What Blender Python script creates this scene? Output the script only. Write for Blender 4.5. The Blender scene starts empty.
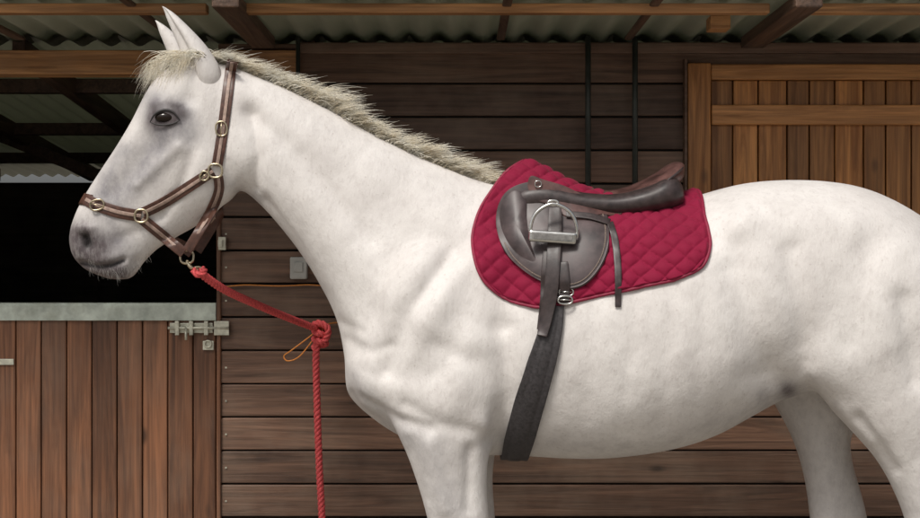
import bpy, math, random
import numpy as np
from mathutils import Vector, Matrix
from mathutils.bvhtree import BVHTree
random.seed(4); rng=np.random.default_rng(4)
S=330.0; D=4.0; CZ=1.44; CX0=460.0; CY0=259.0
def W(px,py,y=0.0):
    k=(D+y)/D
    return Vector(((px-CX0)/S*k, y, CZ-(py-CY0)/S*k))
sc=bpy.context.scene
# ------------------------------------------------------------------ nodes
class NT:
    def __init__(s,name):
        s.m=bpy.data.materials.new(name); s.m.use_nodes=True
        s.t=s.m.node_tree; s.b=s.t.nodes['Principled BSDF']; s.out=s.t.nodes['Material Output']
    def n(s,typ,**kw):
        nd=s.t.nodes.new(typ)
        for k,v in kw.items():
            if k.startswith('i_'):
                key=k[2:]; key=int(key) if key.isdigit() else key.replace('_',' ')
                if isinstance(v,bpy.types.NodeSocket): s.t.links.new(v,nd.inputs[key])
                else: nd.inputs[key].default_value=v
            else: setattr(nd,k,v)
        return nd
    def coord(s,scale=(1,1,1),off=None):
        tc=s.n('ShaderNodeTexCoord').outputs['Object']
        if off is not None:
            tc=s.n('ShaderNodeVectorMath',operation='ADD',i_0=tc,i_1=off).outputs[0]
        return s.n('ShaderNodeMapping',i_Vector=tc,i_Scale=scale).outputs[0]
    def noise(s,vec,scale,detail=4,rough=.55,dist=0):
        return s.n('ShaderNodeTexNoise',i_Vector=vec,i_Scale=scale,i_Detail=detail,i_Roughness=rough,i_Distortion=dist).outputs['Fac']
    def ramp(s,fac,stops):
        r=s.n('ShaderNodeValToRGB',i_Fac=fac); cr=r.color_ramp
        while len(cr.elements)<len(stops): cr.elements.new(.5)
        for e,(p,c) in zip(cr.elements,stops):
            e.position=p; e.color=(c,c,c,1) if not hasattr(c,'__len__') else (*c,1)
        return r.outputs['Color']
    def mix(s,f,a,b,mode='MIX'):
        nd=s.n('ShaderNodeMix',data_type='RGBA',blend_type=mode)
        for key,v in ((0,f),(6,a),(7,b)):
            if isinstance(v,bpy.types.NodeSocket): s.t.links.new(v,nd.inputs[key])
            else: nd.inputs[key].default_value=v if not hasattr(v,'__len__') else ((*v,1) if len(v)==3 else v)
        return nd.outputs[2]
    def math(s,op,a,b=0.0):
        return s.n('ShaderNodeMath',operation=op,i_0=a,i_1=b).outputs[0]
    def attr(s,name): return s.n('ShaderNodeAttribute',attribute_name=name).outputs['Fac']
    def set(s,**kw):
        for k,v in kw.items():
            key=k.replace('_',' ')
            if isinstance(v,bpy.types.NodeSocket): s.t.links.new(v,s.b.inputs[key])
            else: s.b.inputs[key].default_value=v if not (hasattr(v,'__len__') and len(v)==3) else (*v,1)
    def bump(s,h,strength=.3,dist=.01,prev=None):
        nd=s.n('ShaderNodeBump',i_Height=h,i_Strength=strength,i_Distance=dist)
        if prev is not None: s.t.links.new(prev,nd.inputs['Normal'])
        s.t.links.new(nd.outputs[0],s.b.inputs['Normal']); return nd.outputs[0]
def wood(name,dark,light,axis,rough=.55,worn=0.25,wcol=(.26,.19,.14)):
    t=NT(name)
    tint=t.attr('tint')
    offv=t.n('ShaderNodeCombineXYZ',i_0=t.math('MULTIPLY',tint,37.),i_1=t.math('MULTIPLY',tint,13.),i_2=t.math('MULTIPLY',tint,23.)).outputs[0]
    sc_=[14,14,14]; sc_[axis]=.9
    g1=t.noise(t.coord(tuple(sc_),offv),1.6,5,.62,1.4)
    sf=[90,90,90]; sf[axis]=2.5
    g2=t.noise(t.coord(tuple(sf),offv),1.0,3,.6)
    big=t.noise(t.coord((1,1,1),offv),2.6,4,.65)
    sk=[5,5,5]; sk[axis]=2.2
    vor=t.n('ShaderNodeTexVoronoi',i_Vector=t.coord(tuple(sk),offv),i_Scale=1.0).outputs['Distance']
    knot=t.ramp(vor,[(.03,1),(.09,0)])
    col=t.mix(t.ramp(g1,[(.32,0),(.66,1)]),dark,light)
    col=t.mix(t.math('MULTIPLY',t.ramp(g2,[(.42,0),(.7,1)]),.45),col,tuple(c*.35 for c in dark))
    tv=t.ramp(tint,[(0,.62),(1,1.38)])
    col=t.mix(1.0,col,tv,'MULTIPLY')
    col=t.mix(t.math('MULTIPLY',t.ramp(big,[(.45,0),(.7,1)]),worn),col,wcol)
    col=t.mix(t.math('MULTIPLY',knot,.75),col,tuple(c*.25 for c in dark))
    t.set(Base_Color=col,Roughness=t.ramp(g1,[(.2,rough+.15),(.8,rough-.08)]))
    t.bump(t.math('ADD',g1,t.math('MULTIPLY',g2,.7)),.45,.006)
    return t.m
M={}
M['wall']=wood('dark_wood_planks',(.080,.042,.026),(.20,.108,.068),0,.55,.36)
M['door']=wood('door_wood',(.098,.040,.019),(.25,.106,.050),2,.5,.22)
M['shut']=wood('varnished_wood',(.22,.080,.018),(.54,.235,.066),2,.45,.12,(.34,.19,.09))
M['shuth']=wood('varnished_wood_rail',(.24,.095,.026),(.54,.25,.085),0,.45,.15,(.34,.19,.09))
M['beam']=wood('beam_wood',(.19,.085,.030),(.50,.25,.10),0,.55,.25)
M['raft']=wood('rafter_wood',(.05,.028,.019),(.13,.072,.045),1,.6,.2)
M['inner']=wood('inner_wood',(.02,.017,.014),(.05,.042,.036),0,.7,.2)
def simple(name,col,rough=.5,metal=0,nscale=30,namt=.25,bump=.1,bd=.002,stretch=(1,1,1),dirt=None):
    t=NT(name); n=t.noise(t.coord(stretch),nscale,4,.6)
    c2=tuple(c*(1-namt*1.6) for c in col); c1=tuple(min(1,c*(1+namt)) for c in col)
    c=t.mix(t.ramp(n,[(.3,0),(.7,1)]),c2,c1)
    if dirt is not None:
        c=t.mix(t.ramp(t.noise(t.coord(),6,5,.7),[(.5,0),(.72,.7)]),c,dirt)
    t.set(Base_Color=c,Roughness=t.ramp(n,[(.2,max(0.05,rough-.1)),(.8,min(1,rough+.1))]),Metallic=metal)
    t.bump(n,bump,bd); return t.m
M['galv']=simple('galvanised_steel',(.55,.60,.53),.45,.4,14,.22,.15,.002,(1,1,1),(.30,.31,.24))
M['bolt']=simple('zinc_bolt',(.58,.57,.47),.45,.5,40,.2)
M['metal']=simple('polished_steel',(.66,.65,.62),.20,1,60,.1,.03)
M['brass']=simple('antique_brass',(.55,.47,.33),.3,1,60,.2,.05)
M['pipe']=simple('conduit_pipe',(.035,.04,.035),.45,.2,20,.3)
M['leather_dark']=simple('dark_leather',(.042,.029,.028),.42,0,55,.3,.25,.0015)
M['leather_flap']=simple('flap_leather',(.074,.052,.052),.43,0,14,.42,.2,.0015)
M['leather_seat']=simple('seat_leather',(.098,.046,.040),.40,0,18,.42,.2,.0015)
M['leather_brown']=simple('halter_leather',(.085,.036,.024),.42,0,60,.3,.3,.0015)
M['leather_tan']=simple('halter_padding',(.38,.27,.22),.55,0,80,.2,.3,.0015)
M['stitch']=simple('stitching_thread',(.20,.15,.12),.7,0,400,.4,.3,.001)
M['girth']=simple('girth_webbing',(.042,.037,.039),.6,0,120,.35,.4,.0015)
M['rubber']=simple('stirrup_tread',(.22,.21,.20),.6,0,90,.2,.5,.002)
M['rope']=simple('red_rope',(.74,.10,.105),.75,0,300,.3,.5,.002)
M['twine']=simple('orange_twine',(.75,.27,.05),.6,0,200,.2)
M['box']=simple('grey_plastic_box',(.46,.46,.43),.5,0,20,.1)
M['hoof']=simple('hoof_horn',(.12,.10,.085),.5,0,30,.3,.2,.003,(1,1,.1))
M['hair_grey']=simple('whisker_hair',(.30,.28,.26),.6,0,20,.1)
M['dark']=simple('dark_interior',(.014,.013,.012),.8,0,4,.3)
M['floor']=simple('stable_floor',(.10,.085,.06),.9,0,9,.4,.4,.01)
M['skin']=simple('dark_skin',(.030,.026,.026),.6,0,90,.3,.3,.001)
t=NT('mane_hair'); n=t.noise(t.coord(),22,3,.6)
hc=t.mix(t.ramp(n,[(.35,0),(.65,1)]),(.93,.87,.74),(.97,.95,.88))
t.set(Base_Color=hc,Roughness=.5,Specular_IOR_Level=.3)
tr=t.n('ShaderNodeBsdfTranslucent'); t.t.links.new(hc,tr.inputs[0]); mx=t.n('ShaderNodeMixShader',i_Fac=.5)
t.t.links.new(t.b.outputs[0],mx.inputs[1]); t.t.links.new(tr.outputs[0],mx.inputs[2]); t.t.links.new(mx.outputs[0],t.out.inputs[0]); M['hair']=t.m
t=NT('concrete_yard'); n=t.noise(t.coord(),1.3,6,.65)
t.set(Base_Color=t.mix(n,(.20,.18,.15),(.33,.30,.255)),Roughness=.9); t.bump(t.noise(t.coord(),60,4,.7),.4,.004); M['ground']=t.m
t=NT('eye_cornea'); t.set(Base_Color=(.014,.008,.005),Roughness=.08,Specular_IOR_Level=.30); M['eye']=t.m
t=NT('crimson_quilt'); n=t.noise(t.coord(),9,4,.6); f=t.noise(t.coord(),420,2,.5)
t.set(Base_Color=t.mix(n,(.165,.0015,.022),(.275,.004,.040)),Roughness=.8,Sheen_Weight=.06,Sheen_Roughness=.4,Specular_IOR_Level=.3); t.bump(f,.35,.002); M['pad']=t.m
M['binding']=simple('pad_binding',(.25,.008,.040),.6,0,120,.15,.3,.001)
t=NT('roof_sheet'); n=t.noise(t.coord((1,.4,1)),5,5,.6)
t.set(Base_Color=t.mix(n,(.22,.22,.18),(.46,.45,.38)),Roughness=.6,Metallic=.05)
tr=t.n('ShaderNodeBsdfTranslucent',i_Color=(.5,.52,.40,1)); mx=t.n('ShaderNodeMixShader',i_Fac=.22)
t.t.links.new(t.b.outputs[0],mx.inputs[1]); t.t.links.new(tr.outputs[0],mx.inputs[2]); t.t.links.new(mx.outputs[0],t.out.inputs[0]); M['roof']=t.m
def coat():
    t=NT('grey_horse_coat')
    pig=t.attr('pig'); tone=t.attr('tone')
    n1=t.noise(t.coord(),3.6,4,.62); n2=t.noise(t.coord((1,1,.8)),19,5,.72); n3=t.noise(t.coord((1,1,.45)),85,3,.7)
    col=t.mix(t.ramp(n1,[(.36,0),(.64,1)]),(.79,.757,.725),(.695,.658,.628))
    col=t.mix(t.math('MULTIPLY',t.ramp(n2,[(.47,0),(.70,1)]),.32),col,(.53,.49,.465))
    col=t.mix(t.math('MULTIPLY',t.ramp(n3,[(.52,0),(.72,1)]),.27),col,(.44,.39,.36))
    sp=t.ramp(t.n('ShaderNodeTexVoronoi',i_Vector=t.coord(),i_Scale=34.).outputs['Distance'],[(.05,1),(.12,0)])
    col=t.mix(t.math('MULTIPLY',sp,.30),col,(.36,.30,.26))
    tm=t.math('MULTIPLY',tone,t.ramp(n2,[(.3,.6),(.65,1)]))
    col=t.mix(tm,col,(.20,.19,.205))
    pn=t.math('MULTIPLY',pig,t.ramp(n3,[(.28,.75),(.6,1.0)]))
    pcol=t.mix(n2,(.055,.047,.052),(.14,.11,.112))
    col=t.mix(pn,col,pcol)
    hole=t.attr('hole'); col=t.mix(hole,col,(.014,.010,.010))
    t.set(Base_Color=col,Roughness=t.ramp(n2,[(.2,.62),(.8,.48)]),Sheen_Weight=.08,Specular_IOR_Level=.32)
    b=t.bump(t.noise(t.coord((1,1,.3)),230,2,.6),.30,.002)
    t.bump(t.math('ADD',n2,t.math('MULTIPLY',n3,.5)),.26,.009,b)
    return t.m
M['coat']=coat()
# ------------------------------------------------------------------ mesh helpers
def link(o,parent=None):
    sc.collection.objects.link(o)
    if parent is not None: o.parent=parent
    return o
def empty(name):
    e=bpy.data.objects.new(name,None); e.empty_display_size=.1; return link(e)
def mesh(name,v,f,mat,parent=None,smooth=True):
    me=bpy.data.meshes.new(name); me.from_pydata([tuple(map(float,p)) for p in v],[],[tuple(map(int,q)) for q in f]); me.update()
    if mat: me.materials.append(mat)
    if smooth: me.polygons.foreach_set('use_smooth',[True]*len(me.polygons))
    o=bpy.data.objects.new(name,me); return link(o,parent)
def fixn(o):
    import bmesh
    bm=bmesh.new(); bm.from_mesh(o.data); bmesh.ops.recalc_face_normals(bm,faces=bm.faces); bm.to_mesh(o.data); bm.free()
def catmull(P,n,closed=False):
    P=np.array(P,float); m=len(P); out=[]
    rngi=range(m) if closed else range(m-1)
    for i in rngi:
        if closed: a,b,c,d=P[(i-1)%m],P[i],P[(i+1)%m],P[(i+2)%m]
        else: a,b,c,d=P[max(i-1,0)],P[i],P[i+1],P[min(i+2,m-1)]
        for k in range(n):
            t=k/n
            out.append(.5*((2*b)+(-a+c)*t+(2*a-5*b+4*c-d)*t*t+(-a+3*b-3*c+d)*t**3))
    if not closed: out.append(P[-1])
    return np.array(out)
def loft(pairs,N=40,sub=5,notch=0):
    P=catmull(pairs,sub); vs=[]; fs=[]
    for r in P:
        tx,ty,bx,by,hw,y0,nt,nb,wc=r; hw=max(hw,.002)
        A=W(tx,ty,y0); B=W(bx,by,y0); mid=(A+B)/2; e=(A-B)/2; cen=mid+e*wc
        for j in range(N):
            ph=2*math.pi*j/N; c=math.cos(ph); s=math.sin(ph); n=nt if c>0 else nb
            v=math.copysign(abs(c)**(2/n),c)*((1-wc) if c>0 else (1+wc)); u=math.copysign(abs(s)**(2/n),s)
            if notch:
                a=abs(((ph-notch[1]+math.pi)%(2*math.pi))-math.pi); q=1-notch[0]*math.exp(-(a/.55)**2); v*=q; u*=q
            p=cen+e*v; vs.append((p.x,y0+hw*u,p.z))
    R=len(P)
    for i in range(R-1):
        for j in range(N):
            k=(j+1)%N; fs.append((i*N+j,i*N+k,(i+1)*N+k,(i+1)*N+j))
    for ring,flip in ((0,0),(R-1,1)):
        c=np.mean(vs[ring*N:(ring+1)*N],axis=0); vs.append(tuple(c)); ci=len(vs)-1
        for j in range(N):
            k=(j+1)%N; fs.append((ring*N+j,ring*N+k,ci) if flip else (ring*N+k,ring*N+j,ci))
    return vs,fs
def frames(P):
    P=np.array(P,float); T=np.gradient(P,axis=0); T/=np.linalg.norm(T,axis=1)[:,None]+1e-9
    up=np.array([0,0,1.]) if abs(T[0][2])<.9 else np.array([1.,0,0])
    Nn=[]; n=up-T[0]*np.dot(up,T[0]); n/=np.linalg.norm(n)
    for i in range(len(P)):
        n=n-T[i]*np.dot(n,T[i]); n/=np.linalg.norm(n)+1e-9; Nn.append(n)
    Nn=np.array(Nn); return P,T,Nn,np.cross(T,Nn)
def tube_vf(P,r,seg=10,closed=False):
    P,T,Nn,Bn=frames(P); R=len(P); rr=np.full(R,r) if np.isscalar(r) else np.array(r)
    v=[];f=[]
    for i in range(R):
        for j in range(seg):
            a=2*math.pi*j/seg; v.append(P[i]+rr[i]*(math.cos(a)*Nn[i]+math.sin(a)*Bn[i]))
    for i in range(R if closed else R-1):
        i2=(i+1)%R
        for j in range(seg):
            k=(j+1)%seg; f.append((i*seg+j,i*seg+k,i2*seg+k,i2*seg+j))
    if not closed:
        f.append(tuple(range(seg))[::-1]); f.append(tuple((R-1)*seg+j for j in range(seg)))
    return v,f
def tube(name,P,r,mat,parent=None,seg=10,closed=False):
    v,f=tube_vf(P,r,seg,closed); o=mesh(name,v,f,mat,parent); fixn(o); return o
def join_vf(lst):
    V=[];F=[]
    for v,f in lst:
        b=len(V); V+=list(v); F+=[tuple(i+b for i in q) for q in f]
    return V,F
def rope_vf(P,r,pitch=.055):
    P=catmull(P,12); seglen=np.linalg.norm(np.diff(P,axis=0),axis=1); L=np.concatenate([[0],np.cumsum(seglen)])
    n=int(L[-1]/.0045); s=np.linspace(0,L[-1],n); Q=np.stack([np.interp(s,L,P[:,k]) for k in range(3)],1)
    Q,T,Nn,Bn=frames(Q); out=[]
    for k in range(3):
        a=2*math.pi*(s/pitch)+k*2*math.pi/3
        C=Q+(r*.56)*(np.cos(a)[:,None]*Nn+np.sin(a)[:,None]*Bn)
        out.append(tube_vf(C,r*.53,8))
    return join_vf(out)
def torus(name,c,nrm,R,r,mat,parent,sx=1,sy=1,rot=0,n=40):
    nrm=Vector(nrm).normalized(); a=nrm.cross(Vector((0,0,1))).normalized(); b=a.cross(nrm).normalized()
    if b.z<0: b=-b
    P=[]
    for i in range(n):
        t_=2*math.pi*i/n; cx=math.copysign(abs(math.cos(t_))**(.8),math.cos(t_))*R*sx; cy=math.copysign(abs(math.sin(t_))**.8,math.sin(t_))*R*sy
        x=cx*math.cos(rot)-cy*math.sin(rot); y=cx*math.sin(rot)+cy*math.cos(rot)
        P.append(Vector(c)+a*x+b*y)
    P=np.array(P); T=np.roll(P,-1,0)-np.roll(P,1,0); T/=np.linalg.norm(T,axis=1)[:,None]
    v=[];f=[];seg=8;N3=np.array(nrm)
    for i in range(n):
        B=np.cross(T[i],N3)
        for j in range(seg):
            q=2*math.pi*j/seg; v.append(P[i]+r*(math.cos(q)*N3+math.sin(q)*B))
    for i in range(n):
        for j in range(seg):
            f.append((i*seg+j,i*seg+(j+1)%seg,((i+1)%n)*seg+(j+1)%seg,((i+1)%n)*seg+j))
    o=mesh(name,v,f,mat,parent); fixn(o); return o
class Boxes:
    def __init__(s): s.v=[];s.f=[];s.t=[]
    def add(s,x0,x1,y0,y1,z0,z1,tint=None,rot=None,piv=None):
        b=len(s.v); c=[(x,y,z) for x in (x0,x1) for y in (y0,y1) for z in (z0,z1)]
        if rot is not None:
            pv=Vector(piv) if piv else Vector(((x0+x1)/2,(y0+y1)/2,(z0+z1)/2)); c=[tuple(pv+rot@(Vector(p)-pv)) for p in c]
        s.v+=c; s.f+=[(b+a,b+d,b+e,b+g) for a,d,e,g in ((0,1,3,2),(4,6,7,5),(0,4,5,1),(2,3,7,6),(0,2,6,4),(1,5,7,3))]
        tv=random.random() if tint is None else tint; s.t+=[tv]*8
    def make(s,name,mat,parent=None,bev=.004):
        o=mesh(name,s.v,s.f,mat,parent,False)
        a=o.data.attributes.new('tint','FLOAT','POINT'); a.data.foreach_set('value',s.t); fixn(o)
        if bev: 
            m=o.modifiers.new('bev','BEVEL'); m.width=bev; m.segments=2; m.limit_method='ANGLE'
        return o
# ------------------------------------------------------------------ horse body
parts=[]
trunk=[
(346,350,392,.06,2,2,0),(352,325,400,.12,2,2,0),(366,295,413,.175,2,2,0),(390,262,430,.215,2,2.1,-.05),(425,228,447,.245,1.9,2.1,-.1),
(462,200,455,.262,1.8,2.1,-.12),(500,186,455,.272,1.7,2.1,-.12),(530,181,456,.283,1.7,2.1,-.12),(565,190,458,.30,1.9,2.1,-.1),(600,199,458,.318,2.1,2.15,-.08),
(640,203,454,.33,2.25,2.15,-.06),(680,200,446,.335,2.3,2.15,-.04),(715,190,434,.33,2.3,2.1,0),(745,183,418,.322,2.25,2.05,0),(780,180,400,.315,2.25,2,.02),
(820,181,388,.31,2.3,2,.0),(860,188,384,.30,2.3,2,0),(900,206,380,.27,2.2,2,0),(930,228,372,.225,2.1,2,0),(952,262,350,.16,2,2,0),(962,290,330,.09,2,2,0)]
parts.append(loft([(x,t_,x,b,h,0,nt,nb,wc) for x,t_,b,h,nt,nb,wc in trunk],48,4))
neck=[((520,190),(440,430),.24),((475,177),(378,410),.20),((432,160),(349,372),.165),((391,141),(337,322),.138),((351,119),(318,283),.118),
((312,98),(297,250),.104),((277,82),(273,220),.095),((243,69),(252,198),.09),((214,60),(228,180),.08),((196,60),(205,150),.065)]
parts.append(loft([(a[0],a[1],b[0],b[1],h,0,1.75,2.1,-.12) for a,b,h in neck],40,5))
head=[((206,57),(240,100),.055,2),((176,63),(246,130),.082,2.2),((155,80),(243,160),.098,2.3),((143,100),(236,186),.103,2.3),((131,123),(222,206),.098,2.2),
((116,147),(200,224),.084,2.1),((100,171),(176,238),.070,2.1),((86,193),(157,250),.061,2.2),((76,212),(145,262),.058,2.2),((70,231),(137,273),.058,2.2),
((70,247),(130,279),.052,2.2),((76,261),(119,280),.040,2),((86,270),(108,279),.022,2)]
parts.append(loft([(a[0],a[1],b[0],b[1],h,0,n,2.1,.1) for a,b,h,n in head],40,5))
fore=[(380,375,510,.11),(410,385,503,.105),(435,397,495,.098),(460,408,489,.088),(490,418,488,.078),(518,426,490,.070),(545,431,489,.062),(570,432,484,.060),(590,434,478,.052),(620,439,474,.042),
(655,440,474,.042),(676,434,478,.050),(695,431,474,.046),(708,426,474,.054)]
hindn=[(330,812,958,.14),(370,806,966,.15),(395,820,966,.14),(415,836,964,.13),(435,855,962,.118),(460,876,958,.102),(490,893,956,.085),(518,904,956,.070),(540,908,960,.060),(565,914,956,.052),(600,920,950,.042),
(650,918,948,.042),(674,911,950,.050),(694,905,944,.046),(708,898,946,.054)]
hindf=[(340,760,905,.13),(372,762,900,.13),(395,769,885,.12),(415,780,862,.11),(440,793,850,.10),(465,801,853,.085),(490,806,861,.072),(515,809,867,.066),(540,813,870,.058),(565,818,864,.050),(600,823,856,.042),
(650,822,854,.042),(674,815,856,.050),(694,809,850,.046),(708,802,852,.054)]
def leg(st,y0,dx=0): return loft([(l+dx,py,r+dx,py,h,y0,2.1,2.1,0) for py,l,r,h in st],28,4)
parts+= [leg(fore,-.165),leg(fore,.165,6),leg(hindn,-.165),leg(hindf,.175)]
def ell(px,py,rx,rz,ry,y0):
    v=[];f=[];n=20;m=12;c=W(px,py,y0)
    for i in range(m+1):
        a=math.pi*i/m
        for j in range(n):
            b=2*math.pi*j/n; v.append((c.x+rx/S*math.sin(a)*math.cos(b),y0+ry*math.sin(a)*math.sin(b),c.z+rz/S*math.cos(a)))
    for i in range(m):
        for j in range(n): f.append((i*n+j,i*n+(j+1)%n,(i+1)*n+(j+1)%n,(i+1)*n+j))
    f.append(tuple(range(n))); f.append(tuple(m*n+j for j in range(n)))
    return v,f
for sy in (-1,1):
    parts.append(ell(430,335,52,88,.10,sy*.168))
    parts.append(ell(465,385,46,52,.10,sy*.178))
    parts.append(ell(872,315,82,92,.13,sy*.205))
    parts.append(ell(385,382,32,34,.09,sy*.115))
parts.append(ell(212,162,34,46,.085,0))
v,f=join_vf(parts)
raw=mesh('horse_raw',v,f,None); fixn(raw)
md=raw.modifiers.new('r','REMESH'); md.mode='VOXEL'; md.voxel_size=.0060; md.adaptivity=0
dg=bpy.context.evaluated_depsgraph_get(); me=bpy.data.meshes.new_from_object(raw.evaluated_get(dg))
bpy.data.objects.remove(raw)
horse=bpy.data.objects.new('horse',me); link(horse)
nv=len(me.vertices); co=np.empty(nv*3); me.vertices.foreach_get('co',co); co=co.reshape(-1,3)
ed=np.empty(len(me.edges)*2,int); me.edges.foreach_get('vertices',ed); ed=ed.reshape(-1,2)
deg=np.bincount(ed.ravel(),minlength=nv).astype(float)
def lap(co,wt,it):
    for _ in range(it):
        av=np.stack([np.bincount(ed[:,0],co[ed[:,1],k],nv)+np.bincount(ed[:,1],co[ed[:,0],k],nv) for k in range(3)],1)/deg[:,None]
        co=co+(av-co)*wt[:,None]
    return co
def proj(co):
    y=-np.abs(co[:,1]); k=D/(D+y)
    return np.stack([CX0+S*co[:,0]*k, CY0-S*(co[:,2]-CZ)*k],1)
pp=proj(co)
wt=np.full(nv,.6); hd=np.clip((265-pp[:,0])/40,0,1)*np.clip((300-pp[:,1])/20,0,1); wt=wt*(1-hd*.78)
low=np.clip((pp[:,1]-500)/60,0,1); wt*=(1-.7*low)
co=lap(co,wt,65)
def normals():
    me.vertices.foreach_set('co',co.ravel()); me.update()
    n=np.empty(nv*3); me.vertices.foreach_get('normal',n); return n.reshape(-1,3)
def pdist(pp,path):
    path=np.array(path,float)
    if len(path)==1: return np.linalg.norm(pp-path[0],axis=1)
    d=np.full(len(pp),1e9)
    for a,b in zip(path[:-1],path[1:]):
        ab=b-a; t_=np.clip(((pp-a)@ab)/(ab@ab),0,1); d=np.minimum(d,np.linalg.norm(pp-(a+t_[:,None]*ab),axis=1))
    return d
brushes=[
([(166,112)],11,.009),([(186,99)],9,-.010),([(150,136),(160,146)],9,-.006),([(154,104),(166,100),(178,104)],3.5,.006),
([(178,147),(138,184)],6,.009),([(148,148),(112,192)],10,-.010),([(216,162),(208,188)],22,.013),
([(185,120),(194,150),(180,190),(160,215)],6,-.008),([(230,135),(238,170),(228,196)],7,.005),([(160,215),(135,232),(118,240)],7,-.006),
([(252,115),(259,155),(253,190)],8,-.018),
([(90,234)],12,.012),([(84,237),(88,245)],4.6,-.026),([(78,228),(92,228)],4,.006),([(98,250),(112,256)],10,.006),
([(80,263),(98,267),(112,265),(124,260)],2.4,-.013),([(100,260),(116,257)],5,.005),([(120,272)],8,.007),([(138,262)],6,-.006),
([(262,205),(300,268),(352,350)],11,-.018),([(240,90),(300,125),(380,175),(440,215)],22,.010),([(262,150),(320,215),(380,290)],24,.013),
([(250,110),(310,165),(370,240)],9,-.007),
([(505,215),(455,252),(405,318),(386,370)],12,-.018),([(478,240),(428,320)],17,.014),([(518,240),(500,320)],15,-.013),
([(452,250),(420,300)],6,-.004),
([(503,330),(508,395),(497,440)],12,-.021),([(468,345),(452,400)],20,.014),([(482,425)],12,.014),([(435,345),(470,360)],9,-.006),
([(352,395),(395,420),(430,430)],6,-.013),([(405,405),(440,425),(475,432)],7,-.008),([(372,374)],20,.014),
([(347,340),(372,352),(392,345)],5,-.006),([(340,322),(362,332)],4,-.005),([(356,366),(380,378)],4,-.003),
([(430,445),(445,510)],7,.009),([(470,450),(468,510)],6,-.010),([(408,440),(425,500)],5,-.004),
([(742,222)],17,.017),([(735,270),(752,330),(768,375)],19,-.024),([(790,250),(802,320),(806,360)],13,-.014),
([(812,365)],22,.016),([(905,300),(918,380)],12,-.016),([(858,420),(893,470)],7,-.012),([(870,250),(850,340)],15,-.008),
([(838,410),(870,440)],9,.010),([(700,235),(740,245)],14,-.009),([(770,210),(850,225)],22,.010),
([(775,393),(800,384)],6,.007),([(745,378),(780,360),(800,345)],10,-.003),
([(600,250),(585,420)],8,-.0025),([(640,260),(622,430)],8,-.0035),([(675,280),(660,425)],8,-.0035),([(705,290),(695,410)],8,-.003)]
for path,r,a in brushes:
    n=normals(); pp=proj(co); d=pdist(pp,path)
    wgt=np.exp(-(d/r)**2)*np.clip(np.abs(n[:,1])*1.6-.1,0,1)
    co=co+n*(a*wgt)[:,None]
co=lap(co,np.where(pp[:,0]<260,.12,.45),5)
def wob(p,s): return np.sin(p[:,0]*s*1.1+1.3*np.sin(p[:,2]*s*.7))*np.sin(p[:,2]*s+.9*np.cos(p[:,0]*s*1.3))
n=normals(); co=co+n*((wob(co,13)*.0026+wob(co+3,31)*.0010+wob(co+7,62)*.0004)*np.clip(np.abs(n[:,1]),0,1)*np.where(pp[:,0]<240,.5,1))[:,None]
n=normals(); pp=proj(co)
def g(path,r): return np.exp(-(pdist(pp,path)/r)**2)
pig=np.clip(g([(74,250),(92,268),(118,274)],15)*1.2+g([(82,236)],18)*1.15+g([(104,246)],13)*.7+g([(158,119),(172,118)],9)*1.25+g([(150,122),(155,104)],7)*.5+g([(170,101),(184,112)],6)*.6+g([(788,391)],9),0,1)
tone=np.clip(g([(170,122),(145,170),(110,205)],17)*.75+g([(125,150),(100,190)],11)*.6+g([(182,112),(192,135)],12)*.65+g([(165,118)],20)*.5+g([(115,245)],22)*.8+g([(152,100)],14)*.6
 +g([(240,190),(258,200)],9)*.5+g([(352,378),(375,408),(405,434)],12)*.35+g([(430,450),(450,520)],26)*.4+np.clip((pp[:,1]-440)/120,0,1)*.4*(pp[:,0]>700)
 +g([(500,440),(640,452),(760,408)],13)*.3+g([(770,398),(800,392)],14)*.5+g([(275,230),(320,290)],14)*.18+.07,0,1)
tone=np.maximum(tone,np.where((co[:,1]>.03)&(pp[:,1]>395),.45,0)); tone=np.maximum(tone,np.clip((pp[:,1]-520)/60,0,.7))  # far side below belly greyed: shade put into coat tone; lower legs grey
hole=np.clip(g([(85,238),(88,244)],4.4)*1.4+g([(81,263.5),(98,267.5),(112,265.5),(123,261)],1.8)*1.0,0,1)
for nm,arr in (('pig',pig),('tone',tone),('hole',hole)):
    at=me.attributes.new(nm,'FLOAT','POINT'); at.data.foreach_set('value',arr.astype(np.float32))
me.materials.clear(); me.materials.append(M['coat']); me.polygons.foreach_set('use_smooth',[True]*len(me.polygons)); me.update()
faces=[tuple(p.vertices) for p in me.polygons]
HB=BVHTree.FromPolygons([tuple(c) for c in co],faces)
TREES=[HB]
CAM=Vector((0,-D,CZ))
def hit(px,py,fy=-.1,trees=None):
    d=(W(px,py,0)-CAM).normalized(); best=None
    for tr in (trees or TREES):
        loc,nr,ix,ds=tr.ray_cast(CAM,d)
        if loc is not None and (best is None or ds<best[2]): best=(loc,nr,ds)
    if best is None: return W(px,py,fy),None
    nr=best[1]
    if nr.y>0: nr=-nr
    return best[0],nr
def addtree(o):
    m=o.data; TREES.append(BVHTree.FromPolygons([tuple(v_.co) for v_ in m.vertices],[tuple(p.vertices) for p in m.polygons]))
def hairless(o,tone_=.12):
    at=o.data.attributes.new('tone','FLOAT','POINT'); at.data.foreach_set('value',[tone_]*len(o.data.vertices))
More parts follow.
